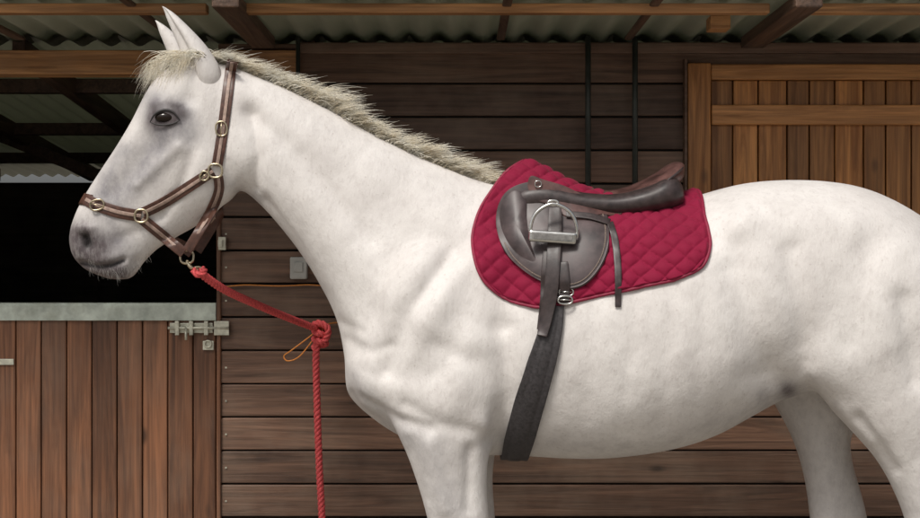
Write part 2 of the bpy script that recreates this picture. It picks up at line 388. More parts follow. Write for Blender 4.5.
# ears
for nm,dx,dy,y0 in (('near_ear',0,0,-.046),('far_ear',-7,14,.045)):
    st=[(200,96,212,100,.012),(190,84,218,90,.028),(184,72,222,80,.038),(181,60,220,68,.040),(178,48,213,55,.037),(174,38,205,44,.033),(170,28,195,33,.027),(166,18,184,22,.019),(164,11,174,13,.011),(162,6,165,7,.003)]
    v,f=loft([(a+dx,b+dy,c+dx,e+dy,h,y0,2,2,0) for a,b,c,e,h in st],36,5,(.60,2*math.pi-.75 if y0<0 else .75))
    o=mesh(nm,v,f,M['coat'],horse); fixn(o); hairless(o,.10)
# eye
loc,nr=hit(164,117,trees=[HB])
def uvs(name,c,r,mat,parent,sc3=(1,1,1),n=28,m=18):
    v=[];f=[]
    for i in range(m+1):
        a=math.pi*i/m
        for j in range(n):
            b=2*math.pi*j/n; v.append((c[0]+r*sc3[0]*math.sin(a)*math.cos(b),c[1]+r*sc3[1]*math.sin(a)*math.sin(b),c[2]+r*sc3[2]*math.cos(a)))
    for i in range(m):
        for j in range(n): f.append((i*n+j,i*n+(j+1)%n,(i+1)*n+(j+1)%n,(i+1)*n+j))
    o=mesh(name,v,f,mat,parent); fixn(o); return o
for s_,nm in ((-1,'near_eye'),(1,'far_eye')):
    c=(loc.x,s_*(abs(loc.y)-.009),loc.z); uvs(nm,c,.028,M['eye'],horse,(1.05,.55,.60))
    for k,(pth,rad) in enumerate(([[(150,122),(155,114),(164,110),(173,112),(180,120)],.0042],[[(150,122),(157,124.5),(165,125),(173,123.5),(180,120)],.0032])):
        Q=catmull(pth,6); P=[]
        for q in Q:
            dd=math.hypot((q[0]-164)/17,(q[1]-117)/14); yy=abs(loc.y)+.0045-.0065*dd*dd
            w=W(q[0],q[1],-yy); P.append((w.x,s_*yy,w.z))
        tube(nm+'_lid_%d'%k,P,rad*np.sin(np.linspace(.3,math.pi-.3,len(P))),M['skin'],horse)
def hoof(l,r,y0,nm):
    v,f=loft([(l+3,705,r-1,705,.056,y0,2,2,0),(l-3,716,r,718,.062,y0,2,2,0),(l-10,733.5,r+2,733.5,.072,y0,2,2,0)],24,4)
    o=mesh(nm,v,f,M['hoof'],horse); fixn(o)
hoof(426,474,-.165,'hoof_1'); hoof(432,480,.165,'hoof_2'); hoof(898,946,-.165,'hoof_3'); hoof(802,852,.175,'hoof_4')
# hair
def strands(name,root,d0,d1,L,w,mat,parent,nseg=7,wave=0.0):
    root=np.array(root);d0=np.array(d0);d1=np.array(d1);L=np.array(L);n=len(root)
    t_=np.linspace(0,1,nseg)[None,:,None]
    C=root[:,None]+L[:,None,None]*(d0[:,None]*t_+d1[:,None]*t_**2)
    ph=rng.uniform(0,6.28,(n,1,1)); C=C+wave*t_*np.concatenate([np.sin(t_*9+ph),np.cos(t_*7+ph),np.sin(t_*8+ph*1.7)],2)
    wv=w*(1-.85*np.linspace(0,1,nseg)**1.5)[None,:,None]
    tri=np.array([[1,0,0],[-.5,.87,0],[-.5,-.87,.0]]); tri2=np.array([[0,0,1],[.6,.3,-.5],[-.6,-.3,-.5]])
    V=np.stack([C+wv*(tri[k]*.5+tri2[k]) for k in range(3)],2).reshape(-1,3)
    base=(np.arange(n)*nseg*3)[:,None,None]+(np.arange(nseg-1)*3)[None,:,None]
    F=[]
    for k in range(3):
        k2=(k+1)%3; F.append(np.stack([base+k,base+k2,base+3+k2,base+3+k],-1).reshape(-1,4))
    F=np.concatenate(F); m_=bpy.data.meshes.new(name); m_.vertices.add(len(V)); m_.vertices.foreach_set('co',V.ravel())
    m_.loops.add(F.size); m_.loops.foreach_set('vertex_index',F.ravel().astype(np.int32)); m_.polygons.add(len(F))
    m_.polygons.foreach_set('loop_start',(np.arange(len(F))*4).astype(np.int32)); m_.polygons.foreach_set('loop_total',np.full(len(F),4,np.int32))
    m_.update(calc_edges=True); m_.validate(); m_.materials.append(mat); m_.polygons.foreach_set('use_smooth',[True]*len(F))
    return link(bpy.data.objects.new(name,m_),parent)
crest=catmull([(206,58),(240,69),(277,82),(312,98),(351,119),(391,141),(432,160),(475,177),(503,185)],20)
R0=[];A0=[];A1=[];LL=[]
nc=240
for c in range(nc):
    u=(c+rng.uniform(-.5,.5))/nc; u=min(max(u,0),1); ci=u*(len(crest)-1); q=crest[int(ci)]
    cl=rng.uniform(.7,1.15); lean=rng.normal(0,.15); side=rng.uniform(.05,.35) if rng.random()<.5 else rng.uniform(-.50,-.15)
    fall=rng.uniform(-.50,-.2); Lb=(.072+.030*math.sin(u*9+1)**2)*cl
    if side<0: Lb*=.85
    for k in range(20):
        w=W(q[0]+rng.normal(0,3),q[1]+rng.normal(0,1.2)+2,0)
        R0.append((w.x,rng.normal(.0,.010),w.z-.003)); A0.append((.42+lean+rng.normal(0,.08),side*.5+rng.normal(0,.07),.58+rng.normal(0,.06)))
        A1.append((.42+lean*.5+rng.normal(0,.08),side*.9+rng.normal(0,.07),fall+rng.normal(0,.08))); LL.append(Lb*rng.uniform(.6,1.12))
strands('mane',R0,A0,A1,LL,.0015,M['hair'],horse,7,.003)
R0=[];A0=[];A1=[];LL=[]
for c in range(46):
    px=rng.uniform(166,212); yy=rng.normal(-.01,.034); py=63-(px-176)*.12
    le=rng.normal(0,.12); lz=rng.normal(0,.12)
    Lb=rng.uniform(.08,.165)
    for k in range(26):
        w=W(px+rng.normal(0,3),py+rng.normal(0,2),0)
        R0.append((w.x,yy+rng.normal(0,.008),w.z)); A0.append((-.62+le+rng.normal(0,.06),yy*2+rng.normal(0,.06)-.05,.42+lz+rng.normal(0,.05)))
        A1.append((.02+rng.normal(0,.07),rng.normal(0,.06)-.12,-.95+rng.normal(0,.08))); LL.append(Lb*rng.uniform(.6,1.1))
strands('forelock',R0,A0,A1,LL,.0014,M['hair'],horse,7,.004)
R0=[];A0=[];A1=[];LL=[]
for k in range(90):
    px=rng.uniform(88,150); py=np.interp(px,[80,100,118,135,150],[266,272,277,270,256])-rng.uniform(0,10)
    w,_=hit(px,py,-.02,[HB]); R0.append(tuple(w)); A0.append((rng.normal(.05,.3),-.25,-.8)); A1.append((rng.normal(.1,.15),0,-.1)); LL.append(rng.uniform(.010,.035))
strands('whiskers',R0,A0,A1,LL,.0004,M['hair_grey'],horse,5,.001)
R0=[];A0=[];A1=[];LL=[]
for k in range(1500):
    w=W(952+rng.normal(0,5),252+rng.uniform(0,50),0); R0.append((w.x,rng.normal(0,.02),w.z)); A0.append((.22+rng.normal(0,.05),rng.normal(0,.06),-.25)); A1.append((-.12+rng.normal(0,.03),rng.normal(0,.05),-.75)); LL.append(rng.uniform(.7,1.15))
strands('tail',R0,A0,A1,LL,.0016,M['hair'],horse,10,.02)
# ------------------------------------------------------------------ saddle pad
_pc={}
def profile(x,n=90):
    k=round(x,4)
    if k in _pc: return _pc[k]
    zc=1.33; ys=[];zs=[]
    for i in range(n):
        th=math.pi*i/(n-1)*.999+.0005
        o=Vector((x,0,zc)); d=Vector((0,-math.sin(th),math.cos(th)))
        l,_,_,_=HB.ray_cast(o,d)
        ys.append(-l.y if l else (ys[-1] if ys else 0)); zs.append(l.z if l else (zs[-1] if zs else 0))
    _pc[k]=(np.array(ys),np.array(zs)); return _pc[k]
def lift(x): 
    return .050*math.exp(-((x-.19)/.12)**2)+.012
Le=[(523,157),(509,171),(494,189),(481,208),(474,228),(473,248),(477,268),(486,284),(499,295)]
Be=[(499,295),(520,304),(542,308),(565,304),(600,296),(640,288),(675,280),(694,273)]
Re=[(697,199),(704,213),(708,229),(710,244),(707,258),(702,267),(694,273)]
def edgeW(pts):
    out=[]
    for i,(a,b) in enumerate(pts):
        l,n_=hit(a,b,-.10,[HB]); 
        if n_ is None: l=W(a,b,0 if i==0 else -.10)
        out.append((l.x,l.z))
    return out
Lw=edgeW(Le); Lw[0]=(W(523,157).x,W(523,157).z); Rw=edgeW(Re); Rw[0]=(W(697,199).x,W(697,199).z); Bw=edgeW(Be)
def resamp(P,u,sm=6):
    P=catmull(P,sm); L=np.concatenate([[0],np.cumsum(np.linalg.norm(np.diff(P,axis=0),axis=1))]); L/=L[-1]
    return np.stack([np.interp(u,L,P[:,k]) for k in range(P.shape[1])],1)
NS,NTt=260,150
ss=np.linspace(0,1,NS); tt=np.linspace(0,1,NTt)**1.35
def profL(x):
    ys,zs=profile(x); ys=ys.copy(); zs=zs.copy()
    ln=np.concatenate([[0],np.cumsum(np.hypot(np.diff(ys),np.diff(zs)))])
    zs=zs+lift(x)*np.exp(-(ln/.10)**2)
    return ys,zs
Tc=np.stack([Lw[0][0]+(Rw[0][0]-Lw[0][0])*ss,np.zeros(NS)],1)
for i in range(NS):
    a0=math.floor(Tc[i,0]*50)/50; ff=(Tc[i,0]-a0)*50
    Tc[i,1]=profL(round(a0,2))[1][0]*(1-ff)+profL(round(a0+.02,2))[1][0]*ff
Lw[0]=tuple(Tc[0]); Rw[0]=tuple(Tc[-1])
Lc=resamp(Lw,tt); Rc=resamp(Rw,tt); Bc=resamp(Bw,ss)
G=np.zeros((NTt,NS,3)); cache={}
for i in range(NS):
    s_=ss[i]
    for j in range(NTt):
        u=tt[j]
        X=(1-s_)*Lc[j]+s_*Rc[j]+(1-u)*Tc[i]+u*Bc[i]-((1-s_)*(1-u)*Tc[0]+s_*(1-u)*Tc[-1]+(1-s_)*u*Bc[0]+s_*u*Bc[-1])
        G[j,i,0]=X[0]; G[j,i,2]=X[1]
def gy(xr,z):
    if xr not in cache:
        ys,zs=profL(xr); k=max(int(np.argmax(ys)),3); zz=zs[:k+25]; cache[xr]=(np.maximum.accumulate(zz[::-1]),ys[:k+25][::-1])
    zz,yy=cache[xr]; return float(np.interp(z,zz,yy))
for i in range(NS):
    for j in range(1,NTt):
        x=G[j,i,0]; x0=math.floor(x*50)/50; f_=(x-x0)*50
        G[j,i,1]=-(gy(round(x0,2),G[j,i,2])*(1-f_)+gy(round(x0+.02,2),G[j,i,2])*f_)
G[1:14,:,1]=G[14:15,:,1]*(tt[1:14]/tt[14])[:,None]**.55
for _ in range(40):
    G[1:-1,1:-1,1:]=.25*(G[:-2,1:-1,1:]+G[2:,1:-1,1:]+G[1:-1,:-2,1:]+G[1:-1,2:,1:])
    for c_ in (0,-1): G[1:-1,c_,1]=.5*G[1:-1,c_,1]+.25*(G[:-2,c_,1]+G[2:,c_,1])
du=np.gradient(G,axis=1); dv=np.gradient(G,axis=0); NN=np.cross(du,dv); NN/=np.linalg.norm(NN,axis=2)[:,:,None]+1e-9
if NN[NTt//2,NS//2,1]>0: NN=-NN
for _ in range(20):
    NN[1:-1,1:-1]=.25*(NN[:-2,1:-1]+NN[2:,1:-1]+NN[1:-1,:-2]+NN[1:-1,2:])
NN/=np.linalg.norm(NN,axis=2)[:,:,None]+1e-9
X=G[:,:,0]; cell=.060
Zd=-(G[:,:,2]-1.6)*1.05-.35*G[:,:,1]
jit=.003*np.sin(X*31+Zd*17)+.002*np.sin(X*57-Zd*43)
a_=(X*1.0+Zd+jit)/cell; b_=(X*1.0-Zd+jit)/cell
q=np.abs(np.sin(math.pi*a_)*np.sin(math.pi*b_))**.40
edge=np.minimum(np.minimum(ss[None,:]*.72,(1-ss[None,:])*.72),(1-tt[:,None])*.36)
eb=np.clip(edge/.012,0,1)
H=.006+.0095*q*eb+.003*eb+.003*np.sin(X*23+2)*np.sin(Zd*19)
Pn=G+NN*H[:,:,None]; Pn[0,:,1]=0
pad=empty('saddle_pad')
vs=[];fs=[]
for side in (-1,1):
    b0=len(vs); Q=Pn.copy(); Q[:,:,1]*=-side
    vs+= [tuple(p) for p in Q.reshape(-1,3)]
    for j in range(NTt-1):
        for i in range(NS-1):
            k=b0+j*NS+i; fs.append((k,k+1,k+NS+1,k+NS))
po=mesh('quilted_cloth',vs,fs,M['pad'],pad); fixn(po)
sm=po.modifiers.new('s','SOLIDIFY'); sm.thickness=.006; sm.offset=-1
addtree(po)
for side in (-1,1):
    E=np.concatenate([Pn[:,0],Pn[-1,1:],Pn[::-1,-1][1:]]).copy(); E[:,1]*=-side
    Ls=np.concatenate([[0],np.cumsum(np.linalg.norm(np.diff(E,axis=0),axis=1))]); ue=np.linspace(0,Ls[-1],260)
    E=np.stack([np.interp(ue,Ls,E[:,k]) for k in range(3)],1)
    tube('binding',E,.0050,M['binding'],pad,8)
# ------------------------------------------------------------------ conforming pieces
def ribbon(name,pts,wpx,off,thick,mat,parent,trees=None,fy=-.1,sub=8,sm_it=3,across=5,mirror=False):
    C=catmull(pts,sub); T=np.gradient(C,axis=0); T/=np.linalg.norm(T,axis=1)[:,None]+1e-9; Nn=np.stack([-T[:,1],T[:,0]],1)
    wv=np.full(len(C),wpx) if np.isscalar(wpx) else np.interp(np.linspace(0,1,len(C)),np.linspace(0,1,len(wpx)),wpx)
    R=len(C); dep=np.zeros((R,across))
    for i in range(R):
        for j in range(across):
            o_=(j/(across-1)-.5)*wv[i]; a,b=C[i]+Nn[i]*o_; l,nr=hit(a,b,fy,trees); dep[i,j]=l.y
            if nr is not None: dep[i,j]-=off
    for _ in range(sm_it):
        d2=dep.copy(); d2[1:-1]=(dep[:-2]+dep[1:-1]*2+dep[2:])/4; dep=np.minimum(d2,dep+.004)
        d2=dep.copy(); d2[:,1:-1]=(dep[:,:-2]+dep[:,1:-1]+dep[:,2:])/3; dep=d2
    v=[];f=[]
    for i in range(R):
        for j in range(across):
            o_=(j/(across-1)-.5)*wv[i]; a,b=C[i]+Nn[i]*o_; v.append(tuple(W(a,b,dep[i,j])))
    for i in range(R-1):
        for j in range(across-1):
            k=i*across+j; f.append((k,k+1,k+across+1,k+across))
    p=[Vector(v[q]) for q in f[len(f)//2]]
    if (p[1]-p[0]).cross(p[2]-p[0]).y>0: f=[q[::-1] for q in f]
    if mirror:
        b=len(v); v+= [(p_[0],-p_[1],p_[2]) for p_ in v]; f+= [tuple(b+k for k in q[::-1]) for q in f]
    o=mesh(name,v,f,mat,parent)
    s_=o.modifiers.new('s','SOLIDIFY'); s_.thickness=thick; s_.offset=-.2
    b_=o.modifiers.new('b','BEVEL'); b_.width=min(.0012,thick*.3); b_.segments=2; b_.limit_method='ANGLE'
    return o
def patch(name,outline,cen,off,thick,dome,mat,parent,trees=None,fy=-.1,K=16,sub=8,sm_it=6,mirror=True,power=2,maxy=None):
    O=catmull(outline,sub,True); N=len(O); cen=np.array(cen,float); G_=np.zeros((K+1,N,2)); dep=np.zeros((K+1,N))
    for k in range(K+1):
        r=math.sin(math.pi/2*k/K) ; G_[k]=cen+(O-cen)*r
        for j in range(N):
            l,nr=hit(G_[k,j,0],G_[k,j,1],fy,trees); y=l.y
            if maxy is not None: y=min(y,maxy)
            dep[k,j]=y
    for _ in range(sm_it):
        d2=(np.roll(dep,1,1)+np.roll(dep,-1,1)+2*dep)/4; d3=d2.copy(); d3[1:-1]=(d2[:-2]+d2[1:-1]*2+d2[2:])/4; dep=d3
    dep[0]=dep[0].mean()
    v=[];f=[]
    for k in range(K+1):
        r=math.sin(math.pi/2*k/K); h=off+dome*(1-r**power)
        for j in range(N): v.append(tuple(W(G_[k,j,0],G_[k,j,1],dep[k,j]-h)))
    for k in range(K):
        for j in range(N):
            j2=(j+1)%N; f.append((k*N+j,k*N+j2,(k+1)*N+j2,(k+1)*N+j))
    p=[Vector(v[q]) for q in f[-1]]
    if (p[1]-p[0]).cross(p[2]-p[0]).y>0: f=[q[::-1] for q in f]
    if mirror:
        b=len(v); v+= [(p_[0],-p_[1],p_[2]) for p_ in v]; f+= [tuple(b+k for k in q[::-1]) for q in f]
    o=mesh(name,v,f,mat,parent)
    import bmesh
    bm=bmesh.new(); bm.from_mesh(o.data); bmesh.ops.remove_doubles(bm,verts=bm.verts,dist=.00005); bm.to_mesh(o.data); bm.free()
    s_=o.modifiers.new('s','SOLIDIFY'); s_.thickness=thick; s_.offset=-1
    b_=o.modifiers.new('b','BEVEL'); b_.width=.0015; b_.segments=2; b_.limit_method='ANGLE'; b_.angle_limit=math.radians(50)
    return o
# ------------------------------------------------------------------ saddle
saddle=empty('saddle')
for s_,nm in ((-1,'near_panel'),(1,'far_panel')):
    st=[(512,196,512,206,.02),(520,188,520,214,.05),(545,184,545,214,.06),(580,192,580,216,.065),(615,194,615,218,.07),(645,187,648,215,.075),(664,178,669,211,.07),(675,178,681,205,.05),(681,184,684,198,.02)]
    v,f=loft([(a,b,c,e,h,s_*.125,2.3,2.3,0) for a,b,c,e,h in st],28,5); o=mesh(nm,v,f,M['leather_dark'],saddle); fixn(o)
flap=[(538,182),(520,184),(506,192),(498,206),(496,224),(501,243),(512,260),(530,275),(550,284),(568,288),(585,283),(599,268),(607,250),(609,230),(606,212),(592,200),(565,190)]
fo=patch('flap',flap,(555,234),.030,.005,.012,M['leather_flap'],saddle,[HB],-.13,18,8,20,True,4,-.13)
addtree(fo)
kr=[(506,196),(516,190),(526,198),(527,220),(531,245),(536,262),(522,258),(509,244),(501,226),(500,208)]
patch('knee_roll',kr,(515,222),.001,.004,.018,M['leather_flap'],saddle,None,-.2,10,8,4,True,2.2,-.15)
fc=np.array((555,234)); fl=[tuple(fc+(np.array(p)-fc)*.935) for p in flap[5:15]]
ribbon('flap_stitching',fl,1.1,.0016,.001,M['stitch'],saddle,None,-.3,8,2,3)
seat=[(527,180,.030,.02,.02),(531,173,.055,.05,.03),(539,169,.072,.075,.034),(552,171,.082,.085,.034),(568,178,.092,.080,.034),(586,186,.108,.070,.034),(604,190,.128,.056,.034),(622,188,.148,.042,.036),(640,181,.162,.036,.042),
(655,173,.166,.034,.054),(667,165,.155,.032,.062),(675,162,.125,.022,.058),(680,163,.08,.010,.046),(683,168,.03,.0,.025)]
SQ=catmull(seat,5); vs=[];fs=[];N=33
for r in SQ:
    x=W(r[0],r[1]).x; zt=W(r[0],r[1]).z; w_,dr,th=max(r[2],.004),max(r[3],0),max(r[4],.004)
    for side in (0,1):
        for j in range(N):
            u=(j/(N-1)*2-1)*(1 if side==0 else -1); um=abs(u)
            dish=.007*math.sin(math.pi*min(1,max(0,(r[0]-585)/95)))*math.exp(-((um-.82)/.2)**2)
            z=zt-dr*um**1.8+dish-.004*um**8; edge_=th*max(0,(1-um**5))**.5 if side else 0
            vs.append((x,u*w_,z-edge_))
RN=2*N
for i in range(len(SQ)-1):
    for j in range(RN):
        k=(j+1)%RN; fs.append((i*RN+j,i*RN+k,(i+1)*RN+k,(i+1)*RN+j))
fs.append(tuple(range(RN))); fs.append(tuple((len(SQ)-1)*RN+j for j in range(RN)))
so=mesh('seat',vs,fs,M['leather_seat'],saddle); fixn(so)
rim=[]
for i,r in enumerate(SQ):
    if 566<r[0]<679: rim.append((W(r[0],0).x,-max(r[2],.004)-.001,W(r[0],r[1]).z-r[3]-.006))
tube('seat_piping',catmull(rim[::4],4),.0030,M['leather_dark'],saddle,8)
tube('seat_piping_far',[(a,-b,c) for a,b,c in catmull(rim[::4],4)],.0030,M['leather_dark'],saddle,8)
skirt=[(531,176),(545,180),(565,186),(588,197),(606,203),(622,207),(618,215),(600,214),(584,219),(566,216),(550,205),(537,200),(528,188)]
sk=patch('skirt',skirt,(570,201),.004,.005,.007,M['leather_seat'],saddle,None,-.16,12,8,10,True,3,-.165)
addtree(sk)
l,_=hit(538,184,-.2); torus('d_ring',(l.x,l.y-.006,l.z),(0,-1,0),.009,.0016,M['metal'],saddle)
tack_y=min(hit(553,225)[0].y,hit(553,240)[0].y)
st=empty('stirrup'); st.parent=saddle
yb=tack_y-.022
ir=catmull([(531,238),(530.5,228),(534,216),(542,208),(553,204),(565,208),(573,216),(577,228),(577,238)],8)
v,f=tube_vf([W(a,b,yb) for a,b in ir],.0052,10); o=mesh('stirrup_iron',v,f,M['metal'],st); fixn(o)
torus('stirrup_eye',W(553,203,yb),(0,-1,0),.010,.0035,M['metal'],st,1.4,.7)
a=W(529,231,yb-.028); b=W(577,243,yb-.028)
tr=Boxes(); tr.add(a.x,b.x,yb-.020,yb+.006,b.z,a.z,rot=Matrix.Rotation(math.radians(4),3,'Y')); tr.make('tread_plate',M['metal'],st,.007)
zc_=(a.z+b.z)/2
tr=Boxes()
tr.add(a.x+.012,b.x-.012,yb-.0225,yb-.0205,zc_-.008,zc_+.008,rot=Matrix.Rotation(math.radians(4),3,'Y'),piv=((a.x+b.x)/2,yb-.02,zc_))
tr.make('tread_rubber',M['rubber'],st,.001)
# girth
girth=empty('girth')
cen=[hit(a,b,-.3,[HB])[0] for a,b in ((558,285),(556,300),(551,330),(542,362),(533,395),(525,422),(517,448))]
zz=np.array([c.z for c in cen])[::-1]; xx=np.array([c.x for c in cen])[::-1]
V=[]; across=13; rowsn=0
for th in np.linspace(math.radians(76),math.radians(284),160):
    x=xx[0]; d_=Vector((0,-math.sin(th),math.cos(th)))
    for _ in range(3):
        l,_n,_i,_s=HB.ray_cast(Vector((x,0,1.25)),d_)
        x=float(np.interp(l.z,zz,xx)) if l.z>zz[0] else float(xx[0]-(zz[0]-l.z)*.12)
    hw=.040
    for j in range(across):
        xo=x+(j/(across-1)-.5)*2*hw; l,_n,_i,_s=HB.ray_cast(Vector((xo,0,1.25)),d_)
        nr=_n if _n.dot(d_)>0 else -_n
        w_=abs(j/(across-1)-.5); ridge=.004 if w_<.2 else (.001 if w_<.30 else .002)
        V.append(tuple(l+nr*(.009+ridge)))
    rowsn+=1
V=np.array(V).reshape(rowsn,across,3)
for _ in range(6): V[1:-1]=(V[:-2]+2*V[1:-1]+V[2:])/4
zlim=W(556,306,-.33).z
keep=[i for i in range(rowsn) if V[i,6,2]<zlim]; V=V[keep[0]:keep[-1]+1]; rowsn=len(V)
for i in range(24):
    for rr_ in (i,rowsn-1-i):
        c_=V[rr_,6].copy(); V[rr_]=c_+(V[rr_]-c_)*(.66+.34*(i/24)**.8)
F=[(i*across+j,i*across+j+1,(i+1)*across+j+1,(i+1)*across+j) for i in range(rowsn-1) for j in range(across-1)]
go=mesh('girth_band',V.reshape(-1,3),F,M['girth'],girth); fixn(go)
s_=go.modifiers.new('s','SOLIDIFY'); s_.thickness=.008; s_.offset=0
b_=go.modifiers.new('b','BEVEL'); b_.width=.002; b_.segments=2; b_.limit_method='ANGLE'
addtree(go)
ribbon('billet_front',[(549,250),(547,275),(546,300),(543,330)],12,.006,.004,M['leather_dark'],girth,None,-.35)
ribbon('billet_rear',[(562,262),(564,285),(563,303)],12,.006,.004,M['leather_dark'],girth,None,-.35)
for q in ((566,292),(565,300)):
    l,_=hit(*q); torus('girth_buckle',(l.x,l.y-.006,l.z),(0,-1,0),.016,.0028,M['metal'],girth,1.25,.70)
    tube('buckle_tongue',[(l.x-.018,l.y-.008,l.z),(l.x,l.y-.013,l.z+.001),(l.x+.018,l.y-.008,l.z)],.0018,M['metal'],girth,6)
ribbon('stirrup_leather',[(555,207),(555,222),(554,250),(551,290),(546,318),(542,336)],[12,14,14,14,14,12,10],.016,.005,M['leather_dark'],saddle,None,-.35,8,14)
ribbon('strap_end',[(610,222),(615,240),(618,270),(618,307)],[6,7,7,6],.006,.004,M['leather_dark'],saddle,None,-.3)
ribbon('strap_top',[(566,214),(590,216),(610,222)],[6,6,6],.008,.004,M['leather_dark'],saddle,None,-.3)
# ------------------------------------------------------------------ halter
halter=empty('halter'); HT=[HB]
def strap(nm,pts,w=11,off=.004,fy=-.09,mirror=True):
    ribbon(nm,pts,w,off,.004,M['leather_brown'],halter,HT,fy,8,3,5,mirror)
    ribbon(nm+'_padding',pts,w*.30,off+.0035,.003,M['leather_tan'],halter,HT,fy,8,3,3,mirror)
strap('nose_strap',[(85.5,199),(97,205),(118,212),(141,216)],12,.004,-.02)
v=[];f=[];P0=W(84,199,0)
for i in range(13):
    yy=-.045+.09*i/12
    for j in range(5):
        o_=Vector((P0.x-.15,yy,P0.z+.03))+Vector((.30,0,.95))*((j/4-.5)*.036)
        l,nn,_,_=HB.ray_cast(o_,Vector((.98,0,-.2)))
        if l is None: l=P0.copy()
        v.append(tuple(l+Vector((-.003,0,.001))))
f=[(i*5+j,i*5+j+1,(i+1)*5+j+1,(i+1)*5+j) for i in range(12) for j in range(4)]
o=mesh('nose_bridge_strap',v,f,M['leather_brown'],halter); s_=o.modifiers.new('s','SOLIDIFY'); s_.thickness=.004; s_.offset=0
strap('cheek_strap',[(143,213),(165,202),(190,186),(213,171)],11)
strap('chin_strap',[(142,219),(158,232),(174,245),(184,253)],11,.006,-.06)
strap('throat_strap',[(218,176),(219,190),(213,207),(200,230),(187,251)],10,.006,-.075)
strap('head_strap',[(232,62),(229,82),(226,105),(222,135),(217,166)],11)
Q=hit(232,66,-.05,HT)[0]; P=[]
for i in range(15):
    a=math.pi*i/14; P.append((Q.x+.002*math.sin(a),Q.y*math.cos(a),Q.z+.028*math.sin(a)))
v=[(p[0]+(j-1)*.016,p[1],p[2]-(j-1)*.006) for p in P for j in range(3)]
f=[(i*3+j,i*3+j+1,(i+1)*3+j+1,(i+1)*3+j) for i in range(14) for j in range(2)]
o=mesh('crown_strap',v,f,M['leather_brown'],halter); s_=o.modifiers.new('s','SOLIDIFY'); s_.thickness=.005
for (a,b,R) in ((142,216,.019),(216,171,.020)):
    l,_=hit(a,b,-.08,HT)
    for s2 in (-1,1): torus('halter_ring',(l.x,s2*(abs(l.y)+.011),l.z),(0,-1,0),R,.0035,M['brass'],halter)
for (a,b,R,rot,sx,sy) in ((98,205,.016,-.25,1.3,.95),(222,129,.017,1.5,1.25,.95),(205,176,.012,.6,1,1.1)):
    l,_=hit(a,b,-.08,HT)
    torus('halter_buckle',(l.x,l.y-.011,l.z),(0,-1,0),R,.0030,M['brass'],halter,sx,sy,rot)
    d_=Vector((math.cos(rot),0,math.sin(rot)))*R*sx; c=Vector((l.x,l.y-.013,l.z)); tube('buckle_tongue',[c-d_,c+Vector((0,-.004,0)),c+d_],.0018,M['brass'],halter,6)
cl=W(187,257,-.02); torus('chin_ring',cl,(0,-1,.2),.020,.0038,M['brass'],halter,1,1)
# ------------------------------------------------------------------ lead rope
rope=empty('lead_rope')
c1=W(198,271,-.02)
tube('snap_clip',catmull([cl+Vector((.0,0,-.012)),cl+Vector((.012,-.006,-.030)),c1+Vector((-.008,0,.006)),c1],6),.006,M['brass'],rope)
torus('snap_eye',c1,(.3,-1,.2),.012,.004,M['brass'],rope)
RY=.72
knot=W(320,334,RY)
pth=[c1+Vector((.004,0,-.004)),W(225,290,.12),W(262,307,.38),W(296,321,.60),W(317,329,RY)]
vf=[rope_vf(pth,.0125)]
vf.append(rope_vf([c1+Vector((-.012,-.004,.004)),c1+Vector((.0,-.012,-.010)),c1+Vector((.018,-.010,-.004)),c1+Vector((.014,.008,.004)),c1+Vector((-.004,.010,-.002))],.0105))
kn=[]
for i in range(26):
    a=i/25*2*math.pi*2.6; kn.append(knot+Vector((.018*math.cos(a)+.004*math.sin(2*a),.017*math.sin(a),.024-.0030*i)))
vf.append(rope_vf(kn,.0125))
vf.append(rope_vf([W(311,327,RY),W(319,323,RY-.02),W(328,329,RY-.02),W(325,340,RY-.01),W(316,344,RY)],.012))
hang=[W(318,338,RY),W(316,356,RY-.01),W(317,400,RY),W(319,460,RY),W(322,520,RY),W(324,585,RY),W(325,640,RY)]
vf.append(rope_vf(hang,.0125))
v,f=join_vf(vf); ro=mesh('rope_strands',v,f,M['rope'],rope)
# ------------------------------------------------------------------ stable
stable=empty('wooden_stable')
WY=.90
def wz(py,y=WY): return W(460,py,y).z
def wx(px,y=WY): return W(px,259,y).x
xd=wx(218); ztop=2.245
B=Boxes()
pitch=.124; z=wz(283)-pitch*12
while z<ztop:
    z1=min(z+pitch,ztop)
    x=xd; 
    while x<5.0:
        x2=x+random.choice((2.4,3.0,3.6)); x2=min(x2,5.0) if x>1 else max(x2,1.6)
        dy=random.uniform(-.002,.002)
        B.add(x,x2-.002,WY+dy,WY+.022+dy,max(z,0.02)+random.uniform(0,.0015),z1-.005-random.uniform(0,.002)); x=x2
    B.add(-5,-2.15,WY,WY+.022,max(z,.02),z1-.005)
    z=z+pitch
B.make('plank_wall',M['wall'],stable,.004)
bk=Boxes(); bk.add(xd+.01,5,WY+.024,WY+.05,0,2.24,.5); bk.add(-5,-2.16,WY+.024,WY+.05,0,2.24,.5); bk.make('wall_backing',M['dark'],stable,0)
B=Boxes()
zq=wz(283)-pitch*12
while zq<ztop-.1:
    for xn in (xd+.03,1.3,2.6):
        if zq>.02: B.add(xn-.003,xn+.003,WY-.0035,WY+.002,zq+.055,zq+.061)
    zq+=pitch
B.make('nail_heads',M['bolt'],stable,0)
B=Boxes(); B.add(xd-.004,xd+.012,WY-.012,WY+.10,.0,wz(76),.4); B.add(-2.17,-2.12,WY-.01,WY+.10,0,wz(76),.4); B.make('door_post',M['door'],stable)
B=Boxes(); B.add(-5,wx(300),WY-.03,WY+.07,wz(75),wz(51),.75); B.make('lintel_beam',M['beam'],stable,.006)
B=Boxes(); B.add(wx(300)+.002,5,WY-.02,WY-.003,wz(54),wz(43),.45); B.make('wall_header',M['wall'],stable,.005)
door=Boxes(); dz1=wz(320)
